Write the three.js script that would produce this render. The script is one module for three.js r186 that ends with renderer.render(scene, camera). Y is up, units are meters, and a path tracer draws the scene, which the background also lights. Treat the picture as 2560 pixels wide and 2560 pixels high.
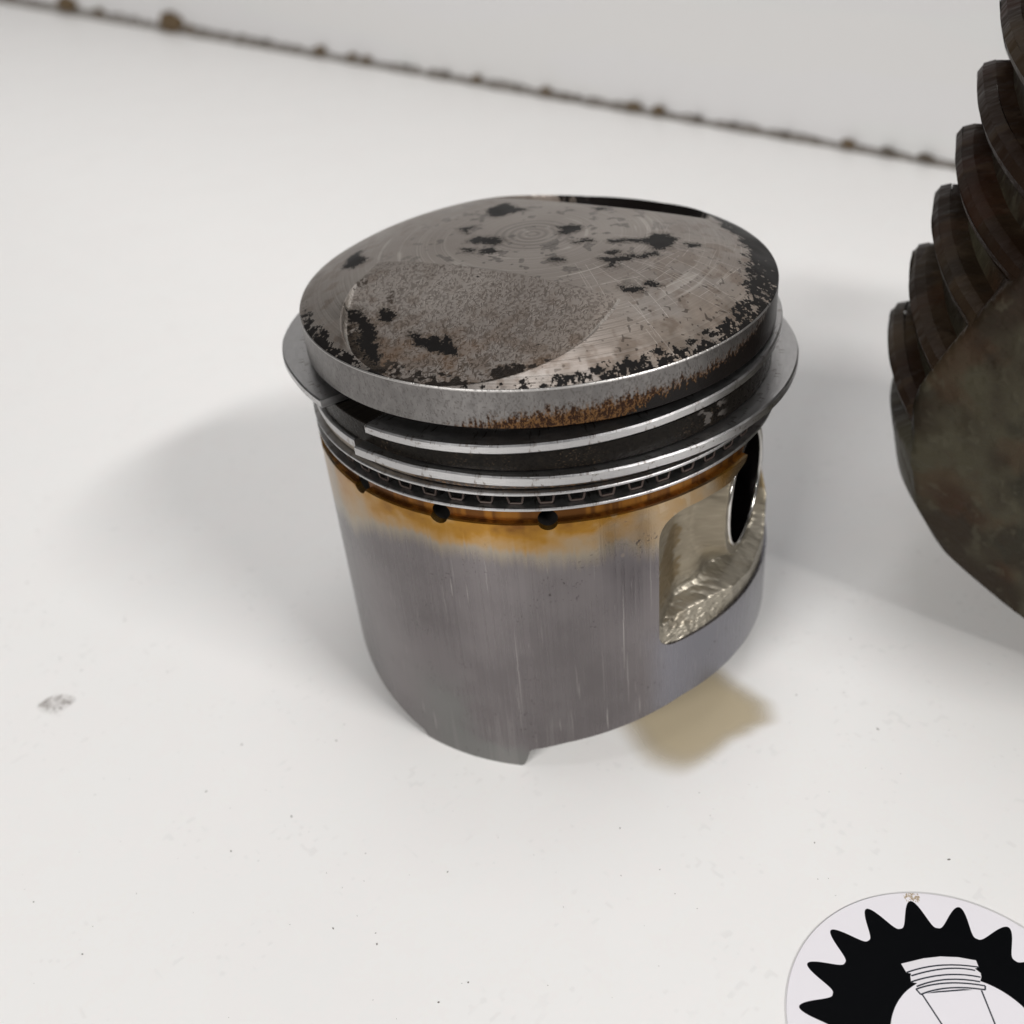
import * as THREE from 'three';
import { RectAreaLightUniformsLib } from 'three/addons/lights/RectAreaLightUniformsLib.js';
import { mergeGeometries } from 'three/addons/utils/BufferGeometryUtils.js';
import { Brush, Evaluator, SUBTRACTION } from 'three-bvh-csg';

const R = 0.045;                       // piston radius in metres; shapes below are written in piston radii
const rad = (d) => d * Math.PI / 180;
const scene = new THREE.Scene();

// ------------------------------------------------------------------ camera
const camera = new THREE.PerspectiveCamera(51.787, 1, 0.01, 6);
{
  const pos = new THREE.Vector3(0, 3.56497, 4.13848), target = new THREE.Vector3(-0.1952, 0.6774, 0), roll = -0.0996;
  const fw = target.clone().sub(pos).normalize(), r = fw.clone().cross(new THREE.Vector3(0, 1, 0)).normalize(), u = r.clone().cross(fw);
  camera.up.copy(u.multiplyScalar(Math.cos(roll)).addScaledVector(r, -Math.sin(roll)));
  camera.position.copy(pos).multiplyScalar(R);
  camera.lookAt(target.multiplyScalar(R));
  camera.focus = 0.172; camera.userData.fStop = 15;
}
// ------------------------------------------------------------------ light
scene.background = new THREE.Color(0.08, 0.0795, 0.079);
RectAreaLightUniformsLib.init();
function areaLight(name, at, to, w, h, intensity, color) {
  const l = new THREE.RectAreaLight(color, intensity, w, h);
  l.name = name; l.position.set(...at); l.lookAt(...to); scene.add(l); return l;
}
areaLight('fluorescent_tube_left', [-2.6, 2.45, 3.9], [0, 0.04, 0], 2.2, 0.28, 145, 0xfffdfb);
areaLight('fluorescent_tube_right', [3.5, 3.65, 3.1], [0, 0.04, 0], 1.9, 0.3, 150, 0xfffdfb);
areaLight('overhead_lamp', [0.1, 3.0, -0.35], [-0.15, 0, -0.4], 1.7, 1.4, 3.7, 0xfafbff);

const renderer = new THREE.WebGLRenderer({ antialias: true });
renderer.toneMapping = THREE.LinearToneMapping;
renderer.toneMappingExposure = 0.75;
renderer.shadowMap.enabled = true;
renderer.setSize(1024, 1024);

// ------------------------------------------------------------------ helpers
function rng(seed) { let a = seed >>> 0; return () => { a = (a + 0x6D2B79F5) | 0; let t = Math.imul(a ^ (a >>> 15), 1 | a); t = (t + Math.imul(t ^ (t >>> 7), 61 | t)) ^ t; return ((t ^ (t >>> 14)) >>> 0) / 4294967296; }; }
const hash = (x, y) => { let h = Math.imul(x, 374761393) + Math.imul(y, 668265263) | 0; h = Math.imul(h ^ (h >>> 13), 1274126177); return ((h ^ (h >>> 16)) >>> 0) / 4294967296; };
function noise(x, y) {
  const ix = Math.floor(x), iy = Math.floor(y), fx = x - ix, fy = y - iy, u = fx * fx * (3 - 2 * fx), v = fy * fy * (3 - 2 * fy);
  const a = hash(ix, iy), b = hash(ix + 1, iy), c = hash(ix, iy + 1), d = hash(ix + 1, iy + 1);
  return a + (b - a) * u + (c - a) * v + (a - b - c + d) * u * v;
}
function fbm(x, y, n = 4) { let s = 0, a = 0.5, t = 0; for (let i = 0; i < n; i++) { s += a * noise(x, y); t += a; x = x * 2.03 + 17.1; y = y * 2.03 + 9.7; a *= 0.5; } return s / t; }
const clamp = (x, a = 0, b = 1) => Math.min(b, Math.max(a, x));
const sm = (a, b, x) => { const t = clamp((x - a) / (b - a)); return t * t * (3 - 2 * t); };
const mix = (a, b, t) => a + (b - a) * t;
const mix3 = (a, b, t) => [mix(a[0], b[0], t), mix(a[1], b[1], t), mix(a[2], b[2], t)];
const table = (T) => (x) => { if (x <= T[0][0]) return T[0][1]; for (let i = 1; i < T.length; i++) if (x <= T[i][0]) return mix(T[i - 1][1], T[i][1], (x - T[i - 1][0]) / (T[i][0] - T[i - 1][0])); return T[T.length - 1][1]; };
const enc = (c) => { c = clamp(c); return Math.round(255 * (c <= 0.0031308 ? 12.92 * c : 1.055 * Math.pow(c, 1 / 2.4) - 0.055)); };
// f(u, v) -> { c: linear colour, r: roughness, m: metalness, b: bump }
function bake(w, h, f, wrap = THREE.ClampToEdgeWrapping) {
  const C = new Uint8Array(w * h * 4), D = new Uint8Array(w * h * 4), B = new Uint8Array(w * h * 4);
  for (let y = 0; y < h; y++) for (let x = 0; x < w; x++) {
    const o = f((x + 0.5) / w, (y + 0.5) / h), k = (y * w + x) * 4;
    C[k] = enc(o.c[0]); C[k + 1] = enc(o.c[1]); C[k + 2] = enc(o.c[2]); C[k + 3] = 255;
    D[k + 1] = 255 * clamp(o.r); D[k + 2] = 255 * clamp(o.m ?? 0); D[k + 3] = 255;
    B[k] = B[k + 1] = B[k + 2] = 255 * clamp(o.b ?? 0.5); B[k + 3] = 255;
  }
  const tex = (a, srgb) => { const t = new THREE.DataTexture(a, w, h, THREE.RGBAFormat); t.magFilter = THREE.LinearFilter; t.minFilter = THREE.LinearFilter; t.wrapS = t.wrapT = wrap; if (srgb) t.colorSpace = THREE.SRGBColorSpace; t.needsUpdate = true; return t; };
  return { map: tex(C, true), data: tex(D), bump: tex(B) };
}
function bakedMaterial(T, bumpScale, extra = {}) {
  return new THREE.MeshPhysicalMaterial({ map: T.map, roughnessMap: T.data, metalnessMap: T.data, roughness: 1, metalness: 1, bumpMap: T.bump, bumpScale, ...extra });
}
const used = {};
function numbered(n) { used[n] = (used[n] ?? -1) + 1; return used[n] ? n + '_' + String(used[n]).padStart(3, '0') : n; }
function tag(o, label, category, group) { o.userData.label = label; o.userData.category = category; if (group) o.userData.group = group; return o; }
function mesh(name, geo, mat, parent) { const m = new THREE.Mesh(geo, mat); m.name = parent === scene ? numbered(name) : name; m.castShadow = m.receiveShadow = true; parent.add(m); return m; }
// a grid surface: f(i/nu, j/nv) -> [x, y, z, u, v] in piston radii
function grid(nu, nv, f, flip = false) {
  const P = [], U = [], I = [];
  for (let j = 0; j <= nv; j++) for (let i = 0; i <= nu; i++) { const p = f(i / nu, j / nv); P.push(p[0] * R, p[1] * R, p[2] * R); U.push(p[3] ?? i / nu, p[4] ?? j / nv); }
  for (let j = 0; j < nv; j++) for (let i = 0; i < nu; i++) { const a = j * (nu + 1) + i, b = a + 1, c = a + nu + 1, d = c + 1; if (flip) I.push(a, c, b, b, c, d); else I.push(a, b, c, b, d, c); }
  const g = new THREE.BufferGeometry();
  g.setAttribute('position', new THREE.Float32BufferAttribute(P, 3)); g.setAttribute('uv', new THREE.Float32BufferAttribute(U, 2)); g.setIndex(I); g.computeVertexNormals(); return g;
}
const U_AZ = (az) => (az + 120) / 240;                       // skirt and lands: the texture spans 240 degrees of the side that faces the room
const cyl = (r, az, h) => [r * Math.sin(rad(az)), h, r * Math.cos(rad(az))];
// turned profile [[r, h], ...] from the top outside downwards, with hard corners; v runs from h0 to h1
function turned(profile, h0, h1, seg = 360) {
  const parts = [];
  for (let k = 0; k + 1 < profile.length; k++) parts.push(grid(seg, 1, (u, v) => {
    const az = -180 + 360 * u, r = mix(profile[k][0], profile[k + 1][0], v), h = mix(profile[k][1], profile[k + 1][1], v);
    return [...cyl(r, az, h), U_AZ(az), (h - h0) / (h1 - h0)];
  }, true));
  return mergeGeometries(parts);
}
// a split ring of rectangular section: outer radius and top height follow the angle
function splitRing(a0, a1, rOut, width, hTop, thick, bevel = 0.006) {
  const n = Math.ceil(Math.abs(a1 - a0)), loop = (az) => {
    const r = rOut(az), h = hTop(az), b = bevel;
    return [[r - width, h], [r - b, h], [r, h - b], [r, h - thick + b], [r - b, h - thick], [r - width, h - thick], [r - width, h]];
  };
  const parts = [];
  for (let s = 0; s < 6; s++) parts.push(grid(n, 1, (u, v) => { const az = mix(a0, a1, u), L = loop(az), p = L[s], q = L[s + 1]; return [...cyl(mix(p[0], q[0], v), az, mix(p[1], q[1], v)), (az + 180) / 12, (mix(p[1], q[1], v) - hTop(az)) * 2 + mix(p[0], q[0], v)]; }, true));
  for (const [az, flip] of [[a0, false], [a1, true]]) {
    const L = loop(az); parts.push(grid(1, 1, (u, v) => { const r = mix(L[0][0], L[1][0] + bevel, u), h = mix(L[0][1] - 0.002, L[4][1] + 0.002, v); return [...cyl(r, az, h), u * .05, v * .05]; }, flip));
  }
  return mergeGeometries(parts);
}

// ------------------------------------------------------------------ bench, wall
const WALL_P = [-0.14 * R, -11.1 * R], ALONG = [0.680, 0.733], OUT = [-0.733, 0.680];   // foot of the wall on the bench plane
const wallTurn = Math.atan2(-ALONG[1], ALONG[0]);
const benchTex = bake(1024, 1024, (u, v) => {
  const x = u * 8, y = v * 8, m = noise(x * 2, y * 2) * 0.5 + noise(x * 9, y * 9) * 0.3 + noise(x * 60, y * 60) * 0.2;
  const faint = sm(0.80, 0.9, noise(x * 34 + 3, y * 34)) * sm(0.5, 0.75, noise(x * 5, y * 5 + 8));
  const t = 0.80 - 0.022 * (m - 0.5) - 0.045 * faint;
  return { c: [t, t * 0.986, t * 0.966], r: 0.42 + 0.12 * (m - 0.5), m: 0, b: 0.5 + 0.3 * (noise(x * 40, y * 40) - 0.5) };
}, THREE.RepeatWrapping);
{
  const g = new THREE.BoxGeometry(4.2, 0.03, 2.4), p = g.attributes.position, uv = g.attributes.uv;
  for (let i = 0; i < p.count; i++) uv.setXY(i, p.getX(i) / 0.3, p.getZ(i) / 0.3);
  const b = mesh('bench_top', g, bakedMaterial(benchTex, 0.00003), scene);
  b.userData.kind = 'structure';
  b.rotation.y = wallTurn; b.position.set(WALL_P[0] + OUT[0] * 1.2, -0.015, WALL_P[1] + OUT[1] * 1.2);
  const wallTex = bake(512, 512, (u, v) => { const t = 0.61 + 0.02 * (fbm(u * 10, v * 10) - 0.5); return { c: [t, t * 0.99, t * 0.985], r: 0.5, m: 0 }; }, THREE.RepeatWrapping);
  const w = mesh('back_wall', new THREE.BoxGeometry(4.2, 0.7, 0.02), bakedMaterial(wallTex, 0), scene);
  w.userData.kind = 'structure';
  w.rotation.y = wallTurn; w.position.set(WALL_P[0] - OUT[0] * 0.0101, 0.351, WALL_P[1] - OUT[1] * 0.0101);
}
// dirty sealant along the foot of the wall
{
  const s = new THREE.Group(); s.name = 'sealant_strip'; scene.add(s);
  tag(s, 'thin grey sealant line with brown dirt lumps along the foot of the wall', 'sealant');
  s.position.set(WALL_P[0], 0, WALL_P[1]); s.rotation.y = wallTurn;
  const grime = bake(512, 64, (u, v) => { const n = fbm(u * 160, v * 6), t = sm(0.35, 0.65, n); return { c: mix3([0.09, 0.075, 0.06], [0.24, 0.225, 0.21], t), r: 0.8, m: 0, b: n }; }, THREE.RepeatWrapping);
  const nz = 400, L0 = -1.6, L1 = 0.6;
  mesh('sealant', grid(nz, 6, (u, v) => {
    const x = mix(L0, L1, u), far = clamp((0.3 - x) / 1.2), k = (0.0026 + 0.0048 * far) * (0.45 + 1.1 * fbm(x * 160, 3, 4)), a = v * Math.PI / 2;
    return [x / R, k * Math.sin(a) / R, k * Math.cos(a) / R, x * 3, v];
  }), bakedMaterial(grime, 0.0006), s);
  const lm = new THREE.MeshStandardMaterial({ color: new THREE.Color(0.085, 0.055, 0.025), roughness: 0.85 }), lm2 = new THREE.MeshStandardMaterial({ color: new THREE.Color(0.07, 0.055, 0.04), roughness: 0.9 });
  const rr = rng(5);
  const lumps = [[-11.97, -24.06, 1.0], [-9.67, -21.67, 2.2], [-8.67, -20.56, 1.1], [-6.42, -18.21, 2.4], [-5.94, -17.74, 1.0], [-4.16, -15.78, 0.7], [-3.1, -14.49, 1.15], [-2.46, -13.88, 0.9], [-2.18, -13.62, 0.8], [-0.88, -12.23, 0.6], [-0.41, -11.73, 0.8], [0.45, -10.66, 0.8], [0.85, -10.24, 0.5], [1.46, -9.5, 0.9], [1.75, -9.21, 1.0], [2.13, -8.75, 0.6], [2.51, -8.4, 0.5], [3.55, -7.35, 0.85], [3.83, -6.97, 0.7], [4.12, -6.67, 0.75], [-7.6, -19.4, 0.6], [-5.1, -16.9, 0.6], [-1.5, -12.9, 0.5], [3.0, -7.9, 0.5], [0.1, -11.1, .5]];
  for (const [x, z, k] of lumps) {
    const along = ((x * R - WALL_P[0]) * ALONG[0] + (z * R - WALL_P[1]) * ALONG[1]), d = Math.hypot(x, z - 4.1) / 16;
    const g = new THREE.IcosahedronGeometry(1, 3), p = g.attributes.position, q = rr() * 50;
    for (let i = 0; i < p.count; i++) { const v = new THREE.Vector3().fromBufferAttribute(p, i), n = 0.65 + 0.6 * fbm(v.x * 1.6 + q, v.y * 1.6 + v.z * 1.3 + q, 3); p.setXYZ(i, v.x * n, v.y * n, v.z * n); }
    g.computeVertexNormals();
    const m = mesh('dirt_lump', g, k > 0.75 ? lm : lm2, s), c = 0.0034 * k * Math.min(d, 1.0 + 0.25 * (d - 1));
    m.scale.set(c * (1.4 + rr()), c * 0.95, c * 0.9); m.position.set(along, c * 0.45 + 0.0012 + 0.002 * d, 0.003);
  }
}

// ------------------------------------------------------------------ piston
const piston = new THREE.Group(); piston.name = 'piston'; scene.add(piston);
tag(piston, 'used grey metal engine piston with carbon stained crown and loose rings', 'piston');
const RC = 0.9787, H_RIM = 1.858, H_LAND = 1.705;
const domeH = (r) => H_RIM + 0.178 * (1 - Math.pow(Math.min(r / RC, 1), 3.2));
const P1 = { n: [Math.sin(rad(-30)), Math.cos(rad(-30))], c: [-0.203, 0.379], r: 0.5455, at: 0.36, h: 1.814, k: 0.213 };
const P2 = { n: [Math.sin(rad(152)), Math.cos(rad(152))], c: [0.203, -0.379], r: 0.56, at: 0.42, h: 1.80, k: 0.22 };
function crownH(x, z) {
  const r = Math.hypot(x, z); let h = domeH(r), inside = 0;
  for (const p of [P1, P2]) {
    const q = x * p.n[0] + z * p.n[1], f = p.h + p.k * Math.pow(clamp((0.97 - q) / (0.97 - p.at), 0, 1.3), 1.25), e = sm(0.004, -0.006, Math.hypot(x - p.c[0], z - p.c[1]) - p.r);
    if (f < h) { h = mix(h, f, e); if (e > 0.5 && p === P1) inside = 1; }
  }
  return [h, inside];
}
const PATCH = [
  [-483, 519, -448, 560, -414, 585, -376, 580, -365, 622, -347, 581, -322, 610, -295, 698, -321, 702, -402, 651, -446, 611, -475, 558],
  [-739, 314, -683, 344, -661, 397, -630, 424, -626, 510, -603, 556, -594, 657, -613, 664, -657, 589, -702, 489, -676, 494, -699, 425, -730, 377],
  [-605, 366, -588, 364, -552, 393, -541, 428, -571, 438, -608, 411],
  [-792, -30, -782, -150, -748, -190, -728, -188, -720, -96, -692, -12, -736, 12],
  [-189, -379, -145, -424, -106, -463, -61, -356, -15, -315, -81, -280, -143, -250, -181, -277],
  [-296, -157, -228, -154, -264, -123, -269, -72, -294, -101],
  [-267, 12, -226, -29, -142, 7, -119, 45, -142, 77, -236, 39],
  [-279, 84, -235, 100, -246, 132, -275, 129],
  [-212, 122, -177, 104, -131, 146, -165, 172, -205, 166],
  [298, 121, 379, 112, 448, 106, 471, 58, 543, 45, 540, 83, 577, 90, 546, 146, 518, 192, 464, 213, 452, 176, 433, 143, 365, 141, 302, 142],
  [144, 108, 231, 103, 241, 125, 166, 133],
  [57, 273, 86, 258, 106, 292, 77, 313],
  [269, 235, 312, 217, 333, 236, 303, 261],
  [250, 291, 307, 274, 396, 270, 462, 233, 474, 274, 441, 266, 371, 302, 314, 315, 300, 356, 260, 372, 291, 327],
  [599, 141, 660, 115, 658, 144, 606, 166],
  [306, 510, 355, 503, 391, 515, 388, 538, 356, 545, 309, 533],
  [389, 482, 423, 469, 445, 486, 437, 506, 408, 504],
  [784, -204, 842, -216, 889, -140, 870, -106, 789, -165],
  [543, -267, 594, -302, 592, -263, 549, -234],
  [276, -273, 308, -284, 311, -249, 280, -238],
  [95, -69, 201, -52, 192, -11, 137, 22, 96, 23, 122, -21],
];
const boxes = PATCH.map((p) => { let a = [9e9, 9e9, -9e9, -9e9]; for (let i = 0; i < p.length; i += 2) a = [Math.min(a[0], p[i]), Math.min(a[1], p[i + 1]), Math.max(a[2], p[i]), Math.max(a[3], p[i + 1])]; return a; });
function carbonAt(x, z) {             // hard-edged carbon flakes left on the crown
  x = x * 1000 + 34 * (fbm(x * 24, z * 24, 3) - 0.5) + 22 * (noise(x * 120, z * 120) - 0.5); z = z * 1000 + 34 * (fbm(x * 0.024 + 40, z * 24, 3) - 0.5) + 22 * (noise(x * 0.12 + 7, z * 120) - 0.5);
  let best = 99;
  for (let k = 0; k < PATCH.length; k++) {
    const b = boxes[k]; if (x < b[0] - 30 || x > b[2] + 30 || z < b[1] - 30 || z > b[3] + 30) continue;
    const p = PATCH[k]; let inn = false;
    for (let i = 0, j = p.length - 2; i < p.length; j = i, i += 2) if ((p[i + 1] > z) !== (p[j + 1] > z) && x < (p[j] - p[i]) * (z - p[i + 1]) / (p[j + 1] - p[i + 1]) + p[i]) inn = !inn;
    let d2 = 9e9;
    for (let i = 0, j = p.length - 2; i < p.length; j = i, i += 2) { const ax = p[j], az = p[j + 1], bx = p[i] - ax, bz = p[i + 1] - az, t = clamp(((x - ax) * bx + (z - az) * bz) / (bx * bx + bz * bz)); d2 = Math.min(d2, (x - ax - t * bx) ** 2 + (z - az - t * bz) ** 2); }
    best = Math.min(best, inn ? -Math.sqrt(d2) : Math.sqrt(d2));
  }
  return best;
}
// how much carbon the rim of the crown keeps, by angle
const rimCover = table([[-110, 0.1], [-85, 0.2], [-75, 0.66], [-45, 0.74], [-30, 0.5], [-10, 0.35], [0, 0.56], [12, 0.64], [45, 0.56], [60, 0.66], [75, 0.82], [110, 1.0], [150, 1], [170, 0.6], [180, 0.4]]);
const rimWide = table([[-110, 0.02], [-70, 0.06], [-45, 0.035], [-20, 0.02], [0, 0.05], [20, 0.075], [45, 0.08], [70, 0.14], [100, 0.14], [150, 0.1], [180, 0.03]]);
const scratches = (() => { const r = rng(21), S = []; for (let i = 0; i < 70; i++) { const a = rad(20 + r() * 70), d = 0.45 + 0.45 * r(), x = d * Math.sin(a), z = d * Math.cos(a), t = (r() < 0.6 ? a : a + Math.PI / 2) + (r() - 0.5) * 0.5, l = 0.03 + 0.16 * r() * r(); S.push([x - l * Math.sin(t), z - l * Math.cos(t), x + l * Math.sin(t), z + l * Math.cos(t), 0.5 + 0.5 * r()]); } return S; })();
const CROWN = 2048;
const crownLines = new Float32Array(CROWN * CROWN);
for (const [x0, z0, x1, z1, w] of scratches) { const n = 500; for (let i = 0; i <= n; i++) { const x = Math.floor((mix(x0, x1, i / n) / 2 + 0.5) * CROWN), y = Math.floor((mix(z0, z1, i / n) / 2 + 0.5) * CROWN); for (const [dx, dy, k] of [[0, 0, 1], [1, 0, .8], [0, 1, .8], [1, 1, .6]]) { const q = (y + dy) * CROWN + x + dx; if (q >= 0 && q < crownLines.length) crownLines[q] = Math.max(crownLines[q], w * k); } } }
const crownTex = bake(CROWN, CROWN, (u, v) => {
  const x = (u - 0.5) * 2, z = (v - 0.5) * 2, r = Math.hypot(x, z);
  if (r > 1.02) return { c: [0.05, 0.05, 0.05], r: 0.6, m: 0 };
  const az = Math.atan2(x, z) * 180 / Math.PI, inside = Math.hypot(x - P1.c[0], z - P1.c[1]) < P1.r && x * P1.n[0] + z * P1.n[1] > P1.at;
  const big = fbm(x * 3 + 5, z * 3, 4), mid = fbm(x * 12, z * 12 + 9, 3), fine = noise(x * 150, z * 150);
  let c = mix3([0.235, 0.205, 0.182], [0.335, 0.302, 0.272], clamp(big * 1.5 - 0.25 + 0.4 * (mid - 0.5))), rough = 0.36 + 0.15 * (mid - 0.5), metal = 0.85, bump = 0.5;
  const warm = sm(0.3, 0.9, (x * 0.5 + z * 0.6)) * sm(0.35, 0.65, fbm(x * 5, z * 5 + 30, 3)); c = mix3(c, [0.34, 0.265, 0.20], 0.6 * warm); c = mix3(c, [0.15, 0.105, 0.075], 0.5 * sm(0.52, 0.68, fbm(x * 17 + 33, z * 17, 4)) * sm(0.3, 0.85, r));
  if (!inside) {                       // turning marks round the axis
    const ring = noise(r * 150, 3.3) * 0.6 + noise(r * 420, 8.1) * 0.4, arcs = sm(0.72, 0.9, noise(r * 60, az * 0.02 + 4)) * sm(0.45, 0.7, noise(az * 0.06, r * 14));
    bump += 0.5 * (ring - 0.5); c = mix3(c, [0.50, 0.46, 0.42], 0.45 * arcs + 0.3 * sm(0.58, 0.9, ring) * sm(0.15, 0.5, r));
    if (r < 0.16) { const w = 0.5 + 0.5 * Math.sin(r * 190 + noise(x * 20, z * 20)); c = c.map((q) => q * (0.72 + 0.3 * w)); bump += 0.3 * (w - 0.5); }
    const spots = sm(0.64, 0.70, fbm(x * 24 + 80, z * 24, 4)) * (0.5 + 0.5 * fine) * sm(0.8, 0.3, r); c = mix3(c, [0.05, 0.045, 0.04], 0.75 * spots);
  } else {                             // cast skin of the valve pocket: a fine worm-like pitting
    const wx = x + 0.012 * noise(x * 60, z * 60), wz = z + 0.012 * noise(x * 60 + 30, z * 60), q = Math.abs(fbm(wx * 75, wz * 75, 2) - 0.5), pit = sm(0.075, 0.02, q), f2 = sm(0.55, 0.75, noise(x * 110 + 9, z * 110));
    const low = x * P1.n[0] + z * P1.n[1], dirt = sm(0.55, 0.93, low + 0.25 * (mid - 0.5)), edge = P1.r - Math.hypot(x - P1.c[0], z - P1.c[1]);
    c = mix3(c, [0.07, 0.052, 0.04], (0.55 + 0.4 * dirt) * Math.max(pit, f2 * 0.8)); c = mix3(c, [0.17, 0.10, 0.055], 0.55 * dirt * sm(0.4, 0.7, mid));
    bump += 0.45 * (0.3 - pit); rough = 0.55;
    const crust = sm(0.42, 0.56, sm(0.17, 0.03, edge) * sm(0.58, 0.82, low) * 0.9 + 1.5 * (fbm(x * 36, z * 36, 3) - 0.56));
    if (crust > 0) { c = mix3(c, [0.014, 0.011, 0.009], crust); rough = mix(rough, 0.35, crust); metal *= 1 - crust; }
    if (edge < 0.012) { c = mix3(c, [0.5, 0.47, 0.43], 0.4); }
    const sp = sm(0.66, 0.72, fbm(x * 16 + 3, z * 16 + 5, 4)) * sm(0.72, 0.55, fbm(x * 2 + 1, z * 2, 2)); c = mix3(c, [0.045, 0.032, 0.024], 0.8 * sp * sm(0.5, 0.6, fine * 0.5 + mid * 0.5));
  }
  const line = crownLines[Math.min(CROWN - 1, Math.floor(v * CROWN)) * CROWN + Math.min(CROWN - 1, Math.floor(u * CROWN))]; if (line > 0) { c = mix3(c, [0.6, 0.55, 0.5], 0.6 * line); bump -= 0.15 * line; }
  const soot = sm(0.28, 0.0, RC - r) * sm(-20, 60, Math.abs(az + 15)) * sm(0.35, 0.7, fbm(x * 14 + 60, z * 14, 4)) * (az > -100 ? 1 : 0.4); c = mix3(c, [0.085, 0.068, 0.054], 0.75 * soot); metal *= 1 - 0.5 * soot;
  const d = RC - r, w = rimWide(az), cov = rimCover(az), flake = fbm(x * 34, z * 34, 3) * 0.65 + fbm(x * 90, z * 90, 2) * 0.35, rimC = sm(-0.015, 0.05, 0.16 * (noise(x * 210 + 5, z * 210) - 0.5) + cov * sm(w * 1.7, w * 0.35, d) * 0.78 + 0.02 - flake * 0.86 - 0.02 * sm(0.012, 0.0, d));
  const edgeC = carbonAt(x, z), grit = noise(x * 210 + 5, z * 210) * 0.6 + noise(x * 420, z * 420 + 3) * 0.4, k = Math.max(sm(5, -3, edgeC + 26 * (grit - 0.5)), inside ? 0 : rimC);
  if (edgeC < 40) c = mix3(c, [0.075, 0.058, 0.044], 0.6 * sm(32, 0, edgeC + 22 * (mid - 0.5)) * (0.4 + 0.6 * sm(0.35, 0.6, grit)));
  if (k > 0) { c = mix3(c, [0.007, 0.0062, 0.0056], k); rough = mix(rough, 0.38 + 0.2 * mid, k); metal = mix(metal, 0, k); bump = mix(bump, 0.8 + 0.2 * mid, k); }
  const speck = sm(0.84, 0.88, noise(x * 70 + 200, z * 70)) * sm(0.2, 0.85, (x + z) * 0.6); if (speck > 0 && !k) c = mix3(c, [0.04, 0.03, 0.024], 0.8 * speck);
  return { c, r: rough, m: metal, b: bump };
});
const crownMat = bakedMaterial(crownTex, 0.00012, { specularIntensity: 0.2 });
{
  const na = 720, nr = 230, P = [], U = [], I1 = [], I2 = [], flag = [];
  for (let j = 0; j <= nr; j++) for (let i = 0; i <= na; i++) {
    const r = (RC - 0.003) * Math.pow(j / nr, 0.8), a = i / na * 2 * Math.PI, x = r * Math.sin(a), z = r * Math.cos(a), [h, inn] = crownH(x, z);
    P.push(x * R, h * R, z * R); U.push(x / 2 + 0.5, z / 2 + 0.5); flag.push(inn);
  }
  for (let j = 0; j < nr; j++) for (let i = 0; i < na; i++) {
    const a = j * (na + 1) + i, b = a + 1, c = a + na + 1, d = c + 1, I = flag[a] + flag[b] + flag[c] + flag[d] > 2 ? I2 : I1;
    I.push(a, c, b, b, c, d);
  }
  const g = new THREE.BufferGeometry(), pos = new THREE.Float32BufferAttribute(P, 3), uv = new THREE.Float32BufferAttribute(U, 2);
  g.setAttribute('position', pos); g.setAttribute('uv', uv); g.setIndex([...I1.slice(0, 0)].concat(I1, I2)); g.computeVertexNormals();
  const g1 = new THREE.BufferGeometry(), g2 = new THREE.BufferGeometry();
  for (const [q, I] of [[g1, I1], [g2, I2]]) { q.setAttribute('position', pos); q.setAttribute('uv', uv); q.setAttribute('normal', g.attributes.normal); q.setIndex(I); }
  const crown = mesh('crown', g1, crownMat, piston); mesh('valve_pocket', g2, crownMat, crown);
}
// top land
const landBlack = table([[-120, -1], [-5, -1], [8, -0.4], [16, 0.0], [24, 0.34], [40, 0.48], [52, 0.62], [60, 0.9], [66, 1.2], [180, 1.3]]);
const landBrown = table([[-120, -0.4], [-30, -0.2], [-20, 0.05], [-8, 0.42], [0, 0.55], [15, 0.6], [30, 0.6], [50, 0.75], [60, 1], [180, 1]]);
const landTex = bake(2048, 192, (u, v) => {
  const az = u * 240 - 120, n = fbm(az * 0.9, v * 5, 4), f = fbm(az * 2.4, v * 14, 3), str = noise(az * 2.2, v * 1.4) * 0.6 + noise(az * 5, v * 2) * 0.4;
  let c = mix3([0.135, 0.128, 0.124], [0.215, 0.205, 0.198], n), r = 0.40, m = 0.9, b = 0.5;
  const pit = sm(0.62, 0.7, fbm(az * 3.4 + 50, v * 18, 2)); c = mix3(c, [0.10, 0.09, 0.085], 0.55 * pit); b -= 0.3 * pit;
  const br = sm(-0.06, 0.22, landBrown(az) - v + 0.30 * (str - 0.5) + 0.5 * (f - 0.5)), mott = sm(0.38, 0.56, 0.5 * f + 0.5 * fbm(az * 5.5 + 11, v * 30, 2));
  c = mix3(c, mix3([0.115, 0.058, 0.022], [0.022, 0.010, 0.005], mott), br); m = mix(m, 0.35, br);
  const bk = sm(-0.02, 0.05, landBlack(az) - v + 0.34 * (str - 0.5) + 0.35 * (f - 0.5)); if (bk > 0) { c = mix3(c, [0.007, 0.0058, 0.005], bk); r = mix(r, 0.33, bk); m = mix(m, 0, bk); b = mix(b, 0.6 + 0.3 * f, bk); }
  if (v > 0.95) { c = mix3(c, [0.62, 0.60, 0.58], 0.5 * (1 - bk)); }
  return { c, r, m, b };
});
mesh('top_land', turned([[RC - 0.003, H_RIM], [RC, H_RIM - 0.004], [RC, H_LAND + 0.003], [RC - 0.003, H_LAND], [0.87, H_LAND]], H_LAND, H_RIM, 720), bakedMaterial(landTex, 0.00008, { specularIntensity: 0.25 }), piston);
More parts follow.
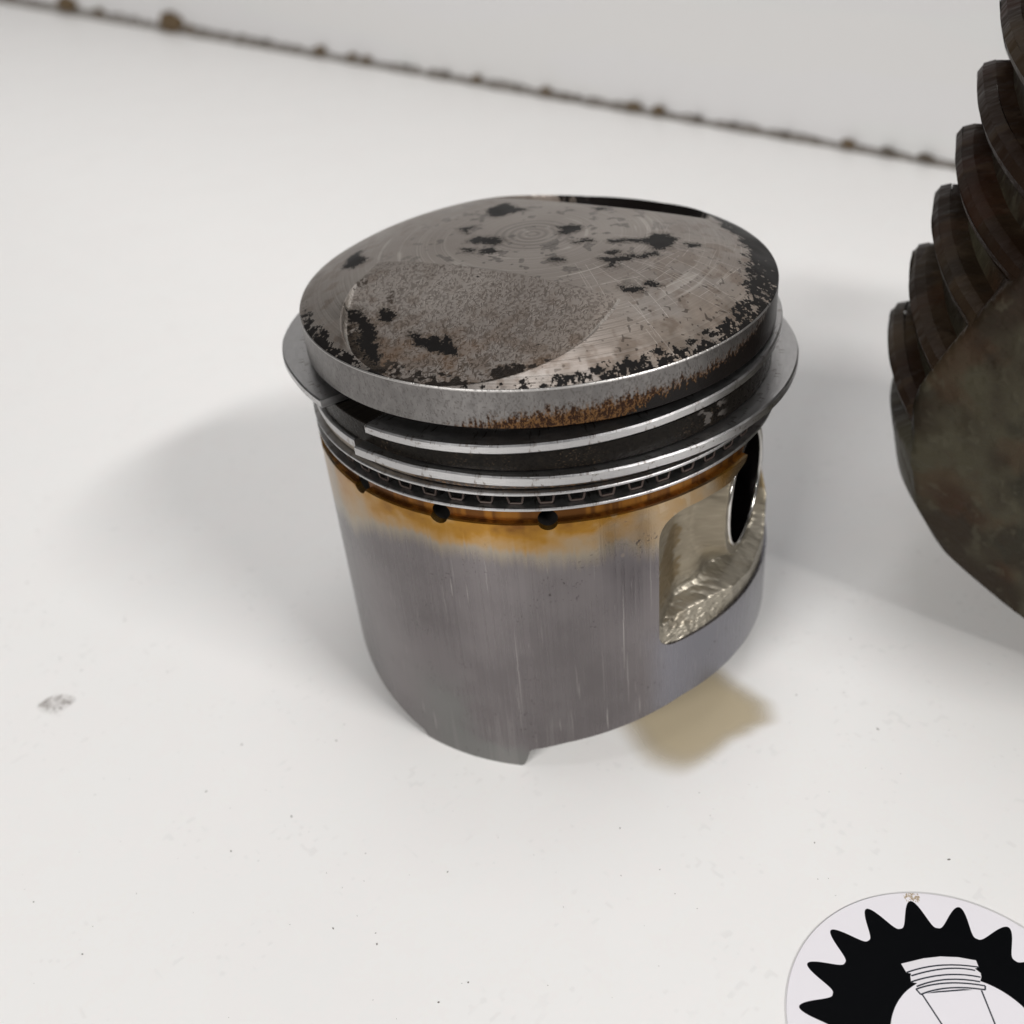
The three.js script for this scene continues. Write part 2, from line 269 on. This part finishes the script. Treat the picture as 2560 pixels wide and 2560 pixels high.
// ring grooves and the lands between them
const carbonTex = bake(1024, 128, (u, v) => {
  const az = u * 240 - 120, n = fbm(az * 1.5, v * 9, 4), fl = sm(0.72, 0.76, fbm(az * 4, v * 24, 2)) * sm(0.45, 0.7, noise(az * 0.2, 2)), gr = sm(0.56, 0.62, fbm(az * 0.45 + 9, v * 7, 3)) * sm(33, 36, az) * sm(45, 41, az);
  let c = mix3([0.005, 0.0043, 0.004], [0.012, 0.010, 0.008], n); c = mix3(c, [0.10, 0.07, 0.045], 0.4 * fl); c = mix3(c, [0.08, 0.072, 0.067], gr);
  return { c, r: 0.2 + 0.2 * n, m: 0, b: n };
});
const carbonMat = bakedMaterial(carbonTex, 0.00006, { specularIntensity: 0.12 });
mesh('ring_groove', turned([[0.885, H_LAND - 0.001], [0.885, 1.3605]], 1.36, H_LAND), carbonMat, piston);
mesh('second_land', turned([[0.886, 1.615], [0.967, 1.615], [0.970, 1.612], [0.970, 1.528], [0.967, 1.525], [0.886, 1.525]], 1.52, 1.62), carbonMat, piston);
const landTex3 = bake(1024, 64, (u, v) => {
  const az = u * 240 - 120, n = fbm(az * 1.6, v * 6, 4), clean = sm(-24, -52, az + 14 * (noise(az * 0.3, v * 2) - 0.5)), fl = sm(0.56, 0.66, fbm(az * 2.6, v * 12 + 4, 3));
  let c = mix3([0.02, 0.013, 0.009], [0.14, 0.075, 0.03], fl); c = mix3(c, [0.40, 0.355, 0.30], clean * (0.75 + 0.25 * n)); return { c, r: 0.4, m: 0.75 * clean, b: n };
});
const landMat3 = bakedMaterial(landTex3, 0.00006);
mesh('third_land', turned([[0.886, 1.478], [0.972, 1.478], [0.975, 1.475], [0.975, 1.453], [0.972, 1.450], [0.886, 1.450]], 1.44, 1.49), landMat3, piston);
// rings
const steelTex = bake(512, 512, (u, v) => {
  const s = noise(u * 6, v * 160) * 0.5 + noise(u * 150, v * 30) * 0.3 + 0.2 * fbm(u * 8, v * 8, 3), t = 0.46 + 0.12 * (s - 0.5), d = sm(0.72, 0.8, fbm(u * 14 + 5, v * 14, 3));
  return { c: mix3([t * 1.01, t, t * 1.0], [0.12, 0.09, 0.07], 0.6 * d), r: 0.27 + 0.14 * s, m: 1, b: s };
}, THREE.RepeatWrapping);
const steelMat = bakedMaterial(steelTex, 0.00003);
const r1 = table([[-41, 1.024], [-27, 1.02], [-9, 1.006], [30, 1.0], [70, 1.0], [110, 1.02], [200, 1.1], [262, 1.104], [270, 1.10], [280, 1.082], [290, 1.055], [304, 1.030]]), h1 = table([[-41, 1.655], [-10, 1.652], [30, 1.678], [70, 1.688], [180, 1.690], [304, 1.660]]);
const ring1 = mesh('compression_ring', splitRing(-40.7, 303.5, r1, 0.125, h1, 0.037), steelMat, piston);
ring1.userData.label = 'upper ring sprung out on the left with an open gap';
const r2 = table([[-46, 1.028], [-38, 1.012], [-22, 1.0], [0, 1.012], [23, 1.018], [40, 1.035], [60, 1.06], [81, 1.081], [100, 1.08], [150, 1.04], [220, 1.0], [270, 0.985], [313, 0.985]]), h2 = table([[-46, 1.535], [-30, 1.524], [0, 1.521], [60, 1.524], [200, 1.522], [313, 1.522]]);
const ring2 = mesh('compression_ring', splitRing(-45.5, 311, r2, 0.12, h2, 0.042), steelMat, piston);
ring2.userData.label = 'second ring standing out of its groove on the right';
const rOil = table([[-180, 1.0], [180, 1.0]]);
mesh('oil_rail', splitRing(-175, 184, rOil, 0.1, () => 1.4465, 0.013, 0.003), steelMat, piston);
mesh('oil_rail', splitRing(-150, 209, rOil, 0.1, () => 1.3785, 0.013, 0.003), steelMat, piston);
{
  class Wave extends THREE.Curve { getPoint(t, o = new THREE.Vector3()) {
    const q = t * 54, f = q - Math.floor(q), s = f < 0.12 ? f / 0.12 : f < 0.5 ? 1 : f < 0.62 ? 1 - (f - 0.5) / 0.12 : 0, k = s * s * (3 - 2 * s), a = t * 2 * Math.PI;
    const r = 0.968; return o.set(r * Math.sin(a), 1.3835 + 0.048 * k, r * Math.cos(a)).multiplyScalar(R);
  } }
  const oily = new THREE.MeshStandardMaterial({ color: new THREE.Color(0.05, 0.036, 0.03), metalness: 0.5, roughness: 0.5 });
  mesh('expander', new THREE.TubeGeometry(new Wave(), 54 * 24, 0.0052 * R, 6, true), oily, piston);
}
// skirt: a tube with a stepped foot, a pin window and oil drain holes
const foot = table([[-180, 0.2], [-166, 0], [-140, 0], [-138, 0.12], [-110, 0.27], [-90, 0.27], [-72, 0.19], [-59, 0.11], [-46, 0.05], [-41.2, 0.028], [-39.8, 0], [-12.2, 0], [-11.4, 0.02], [-9.8, 0.104], [-0.5, 0.152], [13, 0.2], [30, 0.258], [50, 0.27], [110, 0.27], [140, 0.2], [168, 0.12], [180, 0.2]]);
const amberLow = table([[-120, 1.0], [-70, 1.02], [-57, 1.06], [-46, 1.15], [-36, 1.188], [-21, 1.185], [-11, 1.15], [-2, 1.137], [8, 1.13], [14, 1.15], [22, 1.12], [30, 1.1], [40, 1.0], [120, 1.0]]);
const amberAmt = table([[-120, 0.2], [-75, 0.45], [-60, 0.75], [-50, 0.6], [-36, 0.75], [-25, 0.6], [-12, 0.95], [-3, 0.85], [5, 0.9], [14, 0.75], [20, 0.4], [30, 0.35], [50, 0.5], [120, 0.4]]);
const scr = (() => { const r = rng(77), S = []; for (let i = 0; i < 110; i++) S.push([-95 + 140 * r(), 0.1 + 1.0 * r(), 0.015 + 0.14 * r() * r(), 0.1 + 0.4 * r() * r()]); for (const q of [[14.2, 0.98, 0.46, 0.75], [14.9, 0.62, 0.3, 0.5], [-36.5, 0.2, 0.13, 0.95], [-40, 0.24, 0.1, 0.6], [9.5, 0.33, 0.13, 1], [-11, 0.8, 0.5, 0.45], [-11.6, 0.5, 0.3, 0.35], [-2, 0.3, 0.08, 0.5], [17.8, 0.36, 0.12, 0.6], [3, 0.5, 0.1, 0.5], [21, 1.08, 0.28, 0.4], [-25, 1.02, 0.1, 0.6], [-21, 1.0, 0.09, 0.4]]) S.push([q[0], q[1] - q[2] / 2, q[2] / 2, q[3] * 1.2]); return S; })();
const SW = 2048, SH = 1024, skirtLines = new Float32Array(SW * SH);
for (const [az, h, l, w] of scr) for (let y = Math.floor((h - l) / 1.32 * SH); y < (h + l) / 1.32 * SH; y++) { const x = Math.floor(U_AZ(az + 0.25 * noise(y * 0.02, az)) * SW), e = 1 - Math.abs((y / SH * 1.32 - h) / l); if (y >= 0 && y < SH) { skirtLines[y * SW + x] = Math.max(skirtLines[y * SW + x], w * Math.sqrt(e)); skirtLines[y * SW + x + 1] = Math.max(skirtLines[y * SW + x + 1], 0.5 * w * e); } }
const skirtTex = bake(SW, SH, (u, v) => {
  const az = u * 240 - 120, h = v * 1.32, streak = noise(az * 3.1, h * 1.1) * 0.5 + noise(az * 8.5, h * 2.5) * 0.3 + noise(az * 1.1, h * 0.7) * 0.2, cloud = fbm(az * 0.06, h * 4 + 3, 4), fine = noise(az * 9, h * 240);
  let c = mix3([0.152, 0.139, 0.141], [0.21, 0.193, 0.195], clamp(0.5 + 0.6 * (streak - 0.5) + 1.5 * (cloud - 0.5))), r = 0.29 + 0.12 * (streak - 0.5) + 0.12 * (cloud - 0.5), m = 1, b = 0.5 + 0.22 * (streak - 0.5) + 0.1 * (fine - 0.5);
  const blue = sm(16, 26, az + 10 * (cloud - 0.5)) * sm(0.75, 0.55, h) ; c = mix3(c, [0.22, 0.225, 0.26], 0.6 * blue);
  const green = sm(0.55, 0.3, h) * sm(4, -12, az) * sm(-48, -30, az) * sm(0.4, 0.65, cloud); c = mix3(c, [0.20, 0.213, 0.20], 0.5 * green);
  const lo = amberLow(az) + 0.07 * (fbm(az * 0.16, 3, 3) - 0.5) + 0.03 * (noise(az * 2, h * 3) - 0.5), a = sm(lo - 0.07, lo + 0.05, h);
  if (a > 0) {
    const up = clamp((h - lo) / (1.308 - lo)), blotch = fbm(az * 0.14 + 4, h * 9, 4), k = amberAmt(az) * (0.25 + 0.95 * up) * sm(0.0, 0.3, up + 0.25 * (blotch - 0.5)), deep = clamp(k * (0.2 + 1.7 * (blotch - 0.2)));
    c = mix3(c, [0.37, 0.315, 0.225], 0.75 * a); c = mix3(c, [0.36, 0.185, 0.03], clamp(deep * 1.8)); c = mix3(c, [0.13, 0.05, 0.009], clamp(deep * 1.5 - 0.6));
    const ringSpot = sm(0.86, 0.9, noise(az * 0.55 + 3, h * 26)) * sm(4, 10, az); c = mix3(c, [0.45, 0.38, 0.28], 0.3 * ringSpot); m = 1 - 0.25 * deep; r = mix(r, 0.2, 0.7 * a);
  }
  if (h > 1.308) { c = mix3([0.22, 0.09, 0.014], [0.10, 0.038, 0.008], sm(0.35, 0.65, fbm(az * 0.5, h * 40, 3))); r = 0.3; m = 0.85; }
  const y = Math.min(SH - 1, Math.floor(v * SH)), x = Math.min(SW - 1, Math.floor(u * SW)), line = skirtLines[y * SW + x]; if (line > 0) { c = mix3(c, [0.55, 0.525, 0.50], clamp(0.75 * line)); b -= 0.2 * line; }
  const dot = sm(0.885, 0.92, noise(az * 2.3 + 60, h * 130)) * sm(0.5, 0.75, fbm(az * 0.12 + 9, h * 7, 2)); c = mix3(c, [0.07, 0.06, 0.06], 0.85 * dot);
  const graze = sm(0.62, 0.72, fbm(az * 0.5 + 21, h * 1.3, 3)) * sm(0.35, 0.25, h); c = mix3(c, [0.40, 0.38, 0.37], 0.12 * graze);
  return { c, r, m, b };
});
const skirtMat = bakedMaterial(skirtTex, 0.00005, { anisotropy: 0.0 });
const PIN = 64, pn = [Math.sin(rad(PIN)), Math.cos(rad(PIN))], pt = [Math.cos(rad(PIN)), -Math.sin(rad(PIN))];   // gudgeon pin axis and the level direction across it
const fromPin = (s, h, n) => [pn[0] * n + pt[0] * s, h, pn[1] * n + pt[1] * s];
{
  const seg = 720, prof = [[1.0, 1.306], [1.0, 0], [0.90, 0], [0.875, 0.16], [0.868, 0.3], [0.868, 1.3595], [0.973, 1.3595], [0.976, 1.3565], [0.976, 1.312]];
  const P = [], I = [], np = prof.length;
  for (let i = 0; i < seg; i++) { const az = -180 + 360 * i / seg, f = foot(az); for (const [r, h] of prof) { const k = h < 1 ? f * (1 - h) : 0, c = cyl(r, az, h + k); P.push(c[0], c[1], c[2]); } }
  for (let i = 0; i < seg; i++) for (let k = 0; k < np; k++) { const a = i * np + k, b = i * np + (k + 1) % np, c = ((i + 1) % seg) * np + k, d = ((i + 1) % seg) * np + (k + 1) % np; I.push(a, b, c, b, d, c); }
  let g = new THREE.BufferGeometry(); g.setAttribute('position', new THREE.Float32BufferAttribute(P, 3)); g.setIndex(I);
  g = g.toNonIndexed();
  const fix = (q) => { q.setAttribute('uv', new THREE.Float32BufferAttribute(new Float32Array(q.attributes.position.count * 2), 2)); return q; };
  // smooth normals round the tube, hard ones along the profile
  const nrm = (q) => { q.computeVertexNormals(); const p = q.attributes.position, n = q.attributes.normal; for (let i = 0; i < p.count; i++) { const x = p.getX(i), z = p.getZ(i), r = Math.hypot(x, z), ra = (n.getX(i) * x + n.getZ(i) * z) / r, y = n.getY(i), L = Math.hypot(ra, y); if (Math.abs(ra) / L > 0.7) n.setXYZ(i, x / r * Math.sign(ra), 0, z / r * Math.sign(ra)); } return q; };
  let brush = new Brush(fix(nrm(g))); brush.updateMatrixWorld();
  const ev = new Evaluator(); ev.attributes = ['position', 'normal', 'uv'];
  const cut = (cg) => { if (cg.index) cg = cg.toNonIndexed(); cg.computeVertexNormals(); const b = new Brush(fix(cg)); b.updateMatrixWorld(); const out = ev.evaluate(brush, b, SUBTRACTION); out.updateMatrixWorld(); brush = out; };
  const s = new THREE.Shape(), a = 0.653, y0 = 0.577, y1 = 1.242, q = 0.075;
  s.moveTo(-a + q, y0); s.lineTo(a - q, y0); s.quadraticCurveTo(a, y0, a, y0 + q); s.lineTo(a, y1 - 0.12); s.quadraticCurveTo(a, y1, a - 0.12, y1); s.lineTo(0.34, y1); s.lineTo(0.24, y1 + 0.04); s.lineTo(0.16, 1.4); s.lineTo(-0.16, 1.4); s.lineTo(-0.24, y1 + 0.04); s.lineTo(-0.34, y1); s.lineTo(-a + 0.12, y1); s.quadraticCurveTo(-a, y1, -a, y1 - 0.12); s.lineTo(-a, y0 + q); s.quadraticCurveTo(-a, y0, -a + q, y0);
  const w = new THREE.ExtrudeGeometry(s, { depth: 0.8, bevelEnabled: false, curveSegments: 10 });
  w.applyMatrix4(new THREE.Matrix4().makeRotationY(rad(PIN)).multiply(new THREE.Matrix4().makeTranslation(0, 0, 0.4)));
  cut(w);
  for (const az of [-73, -49, -25.4, -1.2]) { const c = new THREE.CylinderGeometry(0.0375, 0.0375, 0.4, 32); c.rotateX(Math.PI / 2); c.translate(0, 1.319, 0.95); c.rotateY(rad(az)); cut(c); }
  const out = brush.geometry.clone(), p = out.attributes.position, U = new Float32Array(p.count * 2);
  for (let i = 0; i < p.count; i++) { const x = p.getX(i), y = p.getY(i), z = p.getZ(i); U[2 * i] = U_AZ(Math.atan2(x, z) * 180 / Math.PI); U[2 * i + 1] = y / 1.32; }
  out.setAttribute('uv', new THREE.BufferAttribute(U, 2)); out.scale(R, R, R); out.clearGroups();
  mesh('skirt', out, skirtMat, piston);
}
{
  const dark = new THREE.MeshStandardMaterial({ color: new THREE.Color(0.006, 0.005, 0.0045), roughness: 0.6, side: THREE.DoubleSide });  // near-black lining and end disc: the shade inside each hole put into colour
  const tube = new THREE.CylinderGeometry(0.037 * R, 0.037 * R, 0.088 * R, 32, 1, true); tube.rotateX(Math.PI / 2); tube.translate(0, 1.319 * R, 0.927 * R);
  const end = new THREE.CircleGeometry(0.04 * R, 32); end.translate(0, 1.319 * R, 0.884 * R);
  const hole = mergeGeometries([tube.toNonIndexed(), end.toNonIndexed()]);
  for (const az of [-73, -49, -25.4, -1.2]) mesh('drain_hole', hole, dark, piston).rotation.y = rad(az);
}
// floor of the pin window with the boss round the bore
{
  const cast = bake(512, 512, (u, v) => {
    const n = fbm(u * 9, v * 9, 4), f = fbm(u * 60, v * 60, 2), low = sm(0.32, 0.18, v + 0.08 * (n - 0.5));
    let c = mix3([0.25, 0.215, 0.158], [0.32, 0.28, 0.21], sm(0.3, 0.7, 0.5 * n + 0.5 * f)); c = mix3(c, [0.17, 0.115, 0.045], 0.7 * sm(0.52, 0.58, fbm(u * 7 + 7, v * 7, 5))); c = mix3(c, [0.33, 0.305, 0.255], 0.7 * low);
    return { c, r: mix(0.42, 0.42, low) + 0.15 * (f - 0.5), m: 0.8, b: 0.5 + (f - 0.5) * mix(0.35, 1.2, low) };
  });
  const smax = (a, b, k) => { const h = clamp(0.5 + 0.5 * (a - b) / k); return mix(b, a, h) + k * h * (1 - h); };
  const lipTop = table([[-0.7, 0.66], [-0.3, 0.67], [-0.1, 0.66], [0.1, 0.69], [0.25, 0.78], [0.35, 0.9], [0.44, 1.02], [0.52, 1.24]]);
  const lip = table([[-0.7, 0.70], [-0.62, 0.74], [-0.5, 0.795], [-0.38, 0.875], [-0.27, 0.95], [-0.12, 0.985], [0.12, 0.985], [0.27, 0.95], [0.5, 0.80], [0.7, 0.7]]);
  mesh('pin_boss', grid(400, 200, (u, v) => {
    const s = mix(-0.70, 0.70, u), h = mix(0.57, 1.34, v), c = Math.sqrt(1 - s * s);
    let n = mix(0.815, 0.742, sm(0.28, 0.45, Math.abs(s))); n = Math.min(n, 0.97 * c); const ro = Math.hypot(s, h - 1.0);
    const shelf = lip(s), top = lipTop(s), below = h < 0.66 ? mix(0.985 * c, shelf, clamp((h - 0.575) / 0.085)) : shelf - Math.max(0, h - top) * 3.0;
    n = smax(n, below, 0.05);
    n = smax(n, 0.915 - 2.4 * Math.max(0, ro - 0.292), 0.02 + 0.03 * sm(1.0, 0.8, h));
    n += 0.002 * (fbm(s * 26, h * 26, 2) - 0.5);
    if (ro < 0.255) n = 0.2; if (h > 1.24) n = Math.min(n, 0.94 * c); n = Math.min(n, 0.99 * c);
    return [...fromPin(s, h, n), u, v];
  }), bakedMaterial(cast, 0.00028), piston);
  const bore = new THREE.CylinderGeometry(0.2495 * R, 0.2495 * R, 0.75 * R, 64, 1, true); bore.rotateX(Math.PI / 2); bore.translate(0, 1.0 * R, 0.54 * R); bore.rotateY(rad(PIN));
  mesh('pin_bore', bore, new THREE.MeshStandardMaterial({ color: new THREE.Color(0.13, 0.11, 0.115), metalness: 1, roughness: 0.2, side: THREE.DoubleSide }), piston);
}

{
  const rim = new THREE.TorusGeometry(0.251 * R, 0.009 * R, 12, 96); rim.translate(0, 1.0 * R, 0.916 * R); rim.rotateY(rad(PIN));
  mesh('bore_rim', rim, new THREE.MeshStandardMaterial({ color: new THREE.Color(0.62, 0.60, 0.57), metalness: 1, roughness: 0.18 }), piston);
}

// ------------------------------------------------------------------ gear on the right
{
  const gear = new THREE.Group(); gear.name = 'worn_gear'; scene.add(gear);
  tag(gear, 'tall dark rusty gear with blunt slanted teeth standing right of the piston', 'gear');
  gear.position.set(3.0 * R, 0, 0.15 * R);
  const rust = bake(1024, 1024, (u, v) => {
    const n = fbm(u * 14, v * 10, 5), f = fbm(u * 60, v * 46, 3), g = sm(0.42, 0.62, fbm(u * 8 + 4, v * 6, 4));
    let c = mix3([0.012, 0.0085, 0.006], [0.026, 0.023, 0.017], g); c = mix3(c, [0.026, 0.011, 0.006], 0.35 * sm(0.52, 0.7, n)); c = mix3(c, [0.006, 0.005, 0.004], 0.6 * sm(0.52, 0.68, fbm(u * 11 + 40, v * 9, 4))); c = mix3(c, [0.045, 0.042, 0.034], 0.3 * sm(0.62, 0.8, f));
    return { c, r: 0.48 + 0.25 * (f - 0.5) + 0.2 * (n - 0.5), m: 0.15, b: f };
  }, THREE.RepeatWrapping);
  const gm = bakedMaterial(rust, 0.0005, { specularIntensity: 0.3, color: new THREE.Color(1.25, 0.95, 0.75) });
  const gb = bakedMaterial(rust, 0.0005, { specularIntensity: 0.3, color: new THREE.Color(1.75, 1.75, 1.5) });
  const tipR = table([[0, 0.66], [0.265, 1.0], [0.49, 1.235], [0.706, 1.36], [0.98, 1.425], [1.236, 1.47], [1.36, 1.47], [1.7, 1.40], [2.23, 1.29], [2.7, 1.22], [3.3, 1.1]]);
  // one broad flat side, cut slantwise through the teeth
  const flat = (az, h) => { const c = Math.cos(rad(az + 40)); return c > 0.05 ? (1.03 + 0.17 * (h - 1.2)) / c : 9; };
  const body = grid(360, 170, (u, v) => {
    const az = -180 + 360 * u, h = 3.3 * v, t = tipR(h), a = sm(1.0, 1.06, h);
    const fl = flat(az, h), r = mix(t - 0.115 * a, Math.min(fl, t), sm(0.11, 0.0, fl - t)) + 0.006 * (fbm(az * 0.12, h * 8, 3) - 0.5);
    return [...cyl(r, az, h), az * 0.008, h * 0.35];
  });
  mesh('gear_body', body, gb, gear);
  mesh('gear_top', turned([[0.02, 3.3], [1.1, 3.3]], 0, 3.3, 90), gm, gear);
  for (let k = 0; k < 7; k++) {
    const hTip = [1.33, 1.625, 1.90, 2.155, 2.405, 2.675, 2.94][k];
    // each tooth winds round the cone and falls towards the flat side; its section is a blunt saw tooth with a crest and two flanks
    const a0 = -215, a1 = -50, soft = (x, w) => 0.5 * (x + Math.sqrt(x * x + w * w)), P = [[-0.165, -0.19], [-0.14, -0.105], [-0.03, -0.008], [0.005, 0.004], [0.036, -0.016], [0.05, -0.06], [0.052, -0.19]], facets = [];
    for (let f = 0; f < 6; f++) facets.push(grid(90, 3, (u, v) => {
      const az = mix(a0, a1, u), hc = hTip - 0.007 * soft(az + 112, 5) - 0.016 * soft(-az - 116, 6) + 0.06, end = sm(0, 0.05, u), d = mix(P[f][1], P[f + 1][1], v), wear = 0.014 * (fbm(az * 0.09 + k * 7, f * 3, 3) - 0.5), h = hc + mix(P[f][0], P[f + 1][0], v) + wear;
      const r = Math.min(tipR(hc) - 0.19 + (0.19 + d) * end + wear, flat(az, h) - 0.01);
      return [...cyl(r, az, h), az * 0.008, h * 0.35 + r * 0.3];
    }));
    mesh('gear_tooth', mergeGeometries(facets), gm, gear);
  }
}

// ------------------------------------------------------------------ sticker
{
  const C = [1.196, 2.25], SR = 0.528, N = 1024, cv = document.createElement('canvas'); cv.width = cv.height = N;
  const x = cv.getContext('2d'), px = (a) => N / 2 + a * N / 2;
  x.fillStyle = '#e2dfe3'; x.fillRect(0, 0, N, N);
  x.fillStyle = '#050608'; x.beginPath();
  const cx = 0.012, cy = 0.0;
  for (let i = 0; i < 18 * 40; i++) {
    const f = (i % 40) / 40, a = rad(2.6 + i * 0.5 - 10), t = Math.abs(f - 0.5) * 2, r = 0.725 + 0.205 * Math.pow(1 - sm(0.0, 0.95, t), 1.15), X = px(cx + r * Math.sin(a)), Y = px(cy - r * Math.cos(a));
    if (i) x.lineTo(X, Y); else x.moveTo(X, Y);
  }
  x.closePath(); x.fill();
  x.fillStyle = '#e2dfe3'; x.beginPath(); x.arc(px(0.1), px(0.12), 0.48 * N / 2, 0, 7); x.fill();
  // plain line drawing of a piston, without a face
  const poly = (L, fill) => { x.beginPath(); for (let i = 0; i < L.length; i += 2) { if (i) x.lineTo(px(L[i]), px(L[i + 1])); else x.moveTo(px(L[i]), px(L[i + 1])); } if (fill) { x.closePath(); x.fill(); } x.stroke(); };
  const arc = (x0, y0, x1, y1, x2, y2) => { x.beginPath(); x.moveTo(px(x0), px(y0)); x.quadraticCurveTo(px(x1 * 2 - (x0 + x2) / 2), px(y1 * 2 - (y0 + y2) / 2), px(x2), px(y2)); x.stroke(); };
  x.strokeStyle = '#2a2d34'; x.lineWidth = 5; x.lineJoin = 'round';
  x.fillStyle = '#e2dfe3'; poly([-0.09, -0.25, 0.06, 0.28, 0.30, 0.28, 0.297, -0.26], true);
  x.fillStyle = '#dcd9dc'; x.strokeStyle = '#dcd9dc'; x.lineWidth = 2;
  poly([-0.154, -0.461, 0.0, -0.49, 0.117, -0.497, 0.23, -0.485, 0.337, -0.455, 0.337, -0.408, 0.308, -0.40, 0.334, -0.365, 0.328, -0.337, 0.297, -0.288, 0.332, -0.276, 0.322, -0.245, 0.10, -0.275, -0.097, -0.241, -0.115, -0.279, -0.094, -0.32, -0.129, -0.331, -0.122, -0.368, -0.11, -0.391, -0.139, -0.398], true);
  x.strokeStyle = '#2a2d34'; x.lineWidth = 5;
  arc(-0.139, -0.398, 0.097, -0.436, 0.337, -0.408); arc(-0.116, -0.373, 0.121, -0.410, 0.307, -0.386); arc(-0.129, -0.331, 0.112, -0.367, 0.324, -0.337); arc(-0.105, -0.297, 0.1, -0.334, 0.31, -0.306); arc(-0.115, -0.279, 0.1, -0.309, 0.332, -0.276); arc(-0.097, -0.241, 0.1, -0.275, 0.322, -0.249);
  poly([0.332, -0.276, 0.322, -0.249]); poly([-0.115, -0.279, -0.097, -0.241]);
  // glue marks at the edge
  x.fillStyle = 'rgba(150,130,100,0.6)'; const rr = rng(3); for (let i = 0; i < 60; i++) { const a = rad(1 + 6 * rr()), r = 0.93 + 0.07 * rr(); x.fillRect(px(r * Math.sin(a)), px(-r * Math.cos(a)), 2 + 4 * rr(), 3 + 6 * rr()); }
  const t = new THREE.CanvasTexture(cv); t.colorSpace = THREE.SRGBColorSpace; t.magFilter = THREE.LinearFilter;
  const pr = [[0, 0.00035], [SR * R - 0.00012, 0.00035], [SR * R, 0.00025], [SR * R, 0.00002]].map((p) => new THREE.Vector2(...p)).reverse();
  const g = new THREE.LatheGeometry(pr, 128), p = g.attributes.position, uv = g.attributes.uv; for (let i = 0; i < p.count; i++) uv.setXY(i, p.getX(i) / (2 * SR * R) + 0.5, 0.5 - p.getZ(i) / (2 * SR * R));
  const s = mesh('round_sticker', g, new THREE.MeshPhysicalMaterial({ map: t, roughness: 0.5, specularIntensity: 0.12, side: THREE.DoubleSide }), scene);
  s.position.set(C[0] * R, 0, C[1] * R);
  tag(s, 'round white sticker with a black sprocket print lying on the white bench', 'sticker');
}
// ------------------------------------------------------------------ oil stain, smudge, grit
{
  const blob = (pts, y, soft, f) => {       // flat film with an irregular outline; its edge thins out
    const c = pts.reduce((a, p) => [a[0] + p[0] / pts.length, a[1] + p[1] / pts.length], [0, 0]), curve = new THREE.CatmullRomCurve3(pts.map((p) => new THREE.Vector3(p[0], 0, p[1])), true), n = 96, m = 16;
    return grid(n, m, (u, v) => { const q = curve.getPoint(u), k = 1 - v, x = c[0] + (q.x - c[0]) * k, z = c[1] + (q.z - c[1]) * k; return [x, y + f * sm(0, 0.4, v), z, u, 0.02 + 0.96 * v]; }, true);
  };
  const alpha = (a) => { const w = 256, h = 128, d = new Uint8Array(w * h * 4); for (let j = 0; j < h; j++) for (let i = 0; i < w; i++) d.fill(255 * clamp(a(i / w, j / h)), (j * w + i) * 4, (j * w + i) * 4 + 4); const t = new THREE.DataTexture(d, w, h, THREE.RGBAFormat); t.magFilter = t.minFilter = THREE.LinearFilter; t.wrapS = THREE.RepeatWrapping; t.needsUpdate = true; return t; };
  const oil = mesh('oil_stain', blob([[0.16, 0.70], [0.21, 0.88], [0.31, 1.06], [0.46, 1.12], [0.62, 1.05], [0.74, 0.95], [0.86, 0.89], [0.97, 0.83], [0.99, 0.72], [0.92, 0.61], [0.82, 0.48], [0.72, 0.36], [0.5, 0.3], [0.28, 0.45]], 0.002, 0, 0.003),
    new THREE.MeshPhysicalMaterial({ color: new THREE.Color(0.50, 0.42, 0.285), roughness: 0.5, transparent: true, alphaMap: alpha((u, v) => 0.88 * sm(0.03, 0.5, v + 0.05 * (noise(u * 20, 1) - 0.5))) }), scene);
  tag(oil, 'brown oil stain spread on the white bench below the piston', 'stain');
  const sd = mesh('dirt_smudge', blob([[-2.61, 0.40], [-2.55, 0.33], [-2.47, 0.33], [-2.41, 0.38], [-2.47, 0.46], [-2.55, 0.46]], 0.002, 0, 0.0005),
    new THREE.MeshStandardMaterial({ color: new THREE.Color(0.30, 0.27, 0.25), roughness: 0.7, transparent: true, alphaMap: alpha((u, v) => (0.12 + 0.45 * sm(0.4, 0.7, fbm(u * 30, v * 5, 3))) * sm(0, 0.25, v)) }), scene);
  tag(sd, 'small grey smudge on the white bench left of the piston', 'smudge');
  const r = rng(11), n = 420, g = new THREE.IcosahedronGeometry(1, 0), im = new THREE.InstancedMesh(g, new THREE.MeshStandardMaterial({ color: new THREE.Color(0.17, 0.155, 0.14), roughness: 0.9 }), n), o = new THREE.Object3D();
  for (let i = 0; i < n; i++) {
    const z = 2.6 - 4.6 * Math.pow(r(), 1.3), x = -3.4 + 5.2 * r(), k = 0.00005 + 0.00011 * Math.pow(r(), 4);
    o.position.set(x * R, k * 0.3, z * R); o.rotation.set(0, r() * 6, 0); o.scale.set(k * (1 + 1.6 * r()), k * 0.5, k);
    if (Math.hypot(x, z) < 1.12) o.scale.setScalar(1e-6);
    o.updateMatrix(); im.setMatrixAt(i, o.matrix);
  }
  im.name = 'grit'; im.userData = { kind: 'stuff', label: 'tiny dark specks of grit scattered over the white bench', category: 'grit' }; im.castShadow = im.receiveShadow = true; scene.add(im);
}

renderer.render(scene, camera);
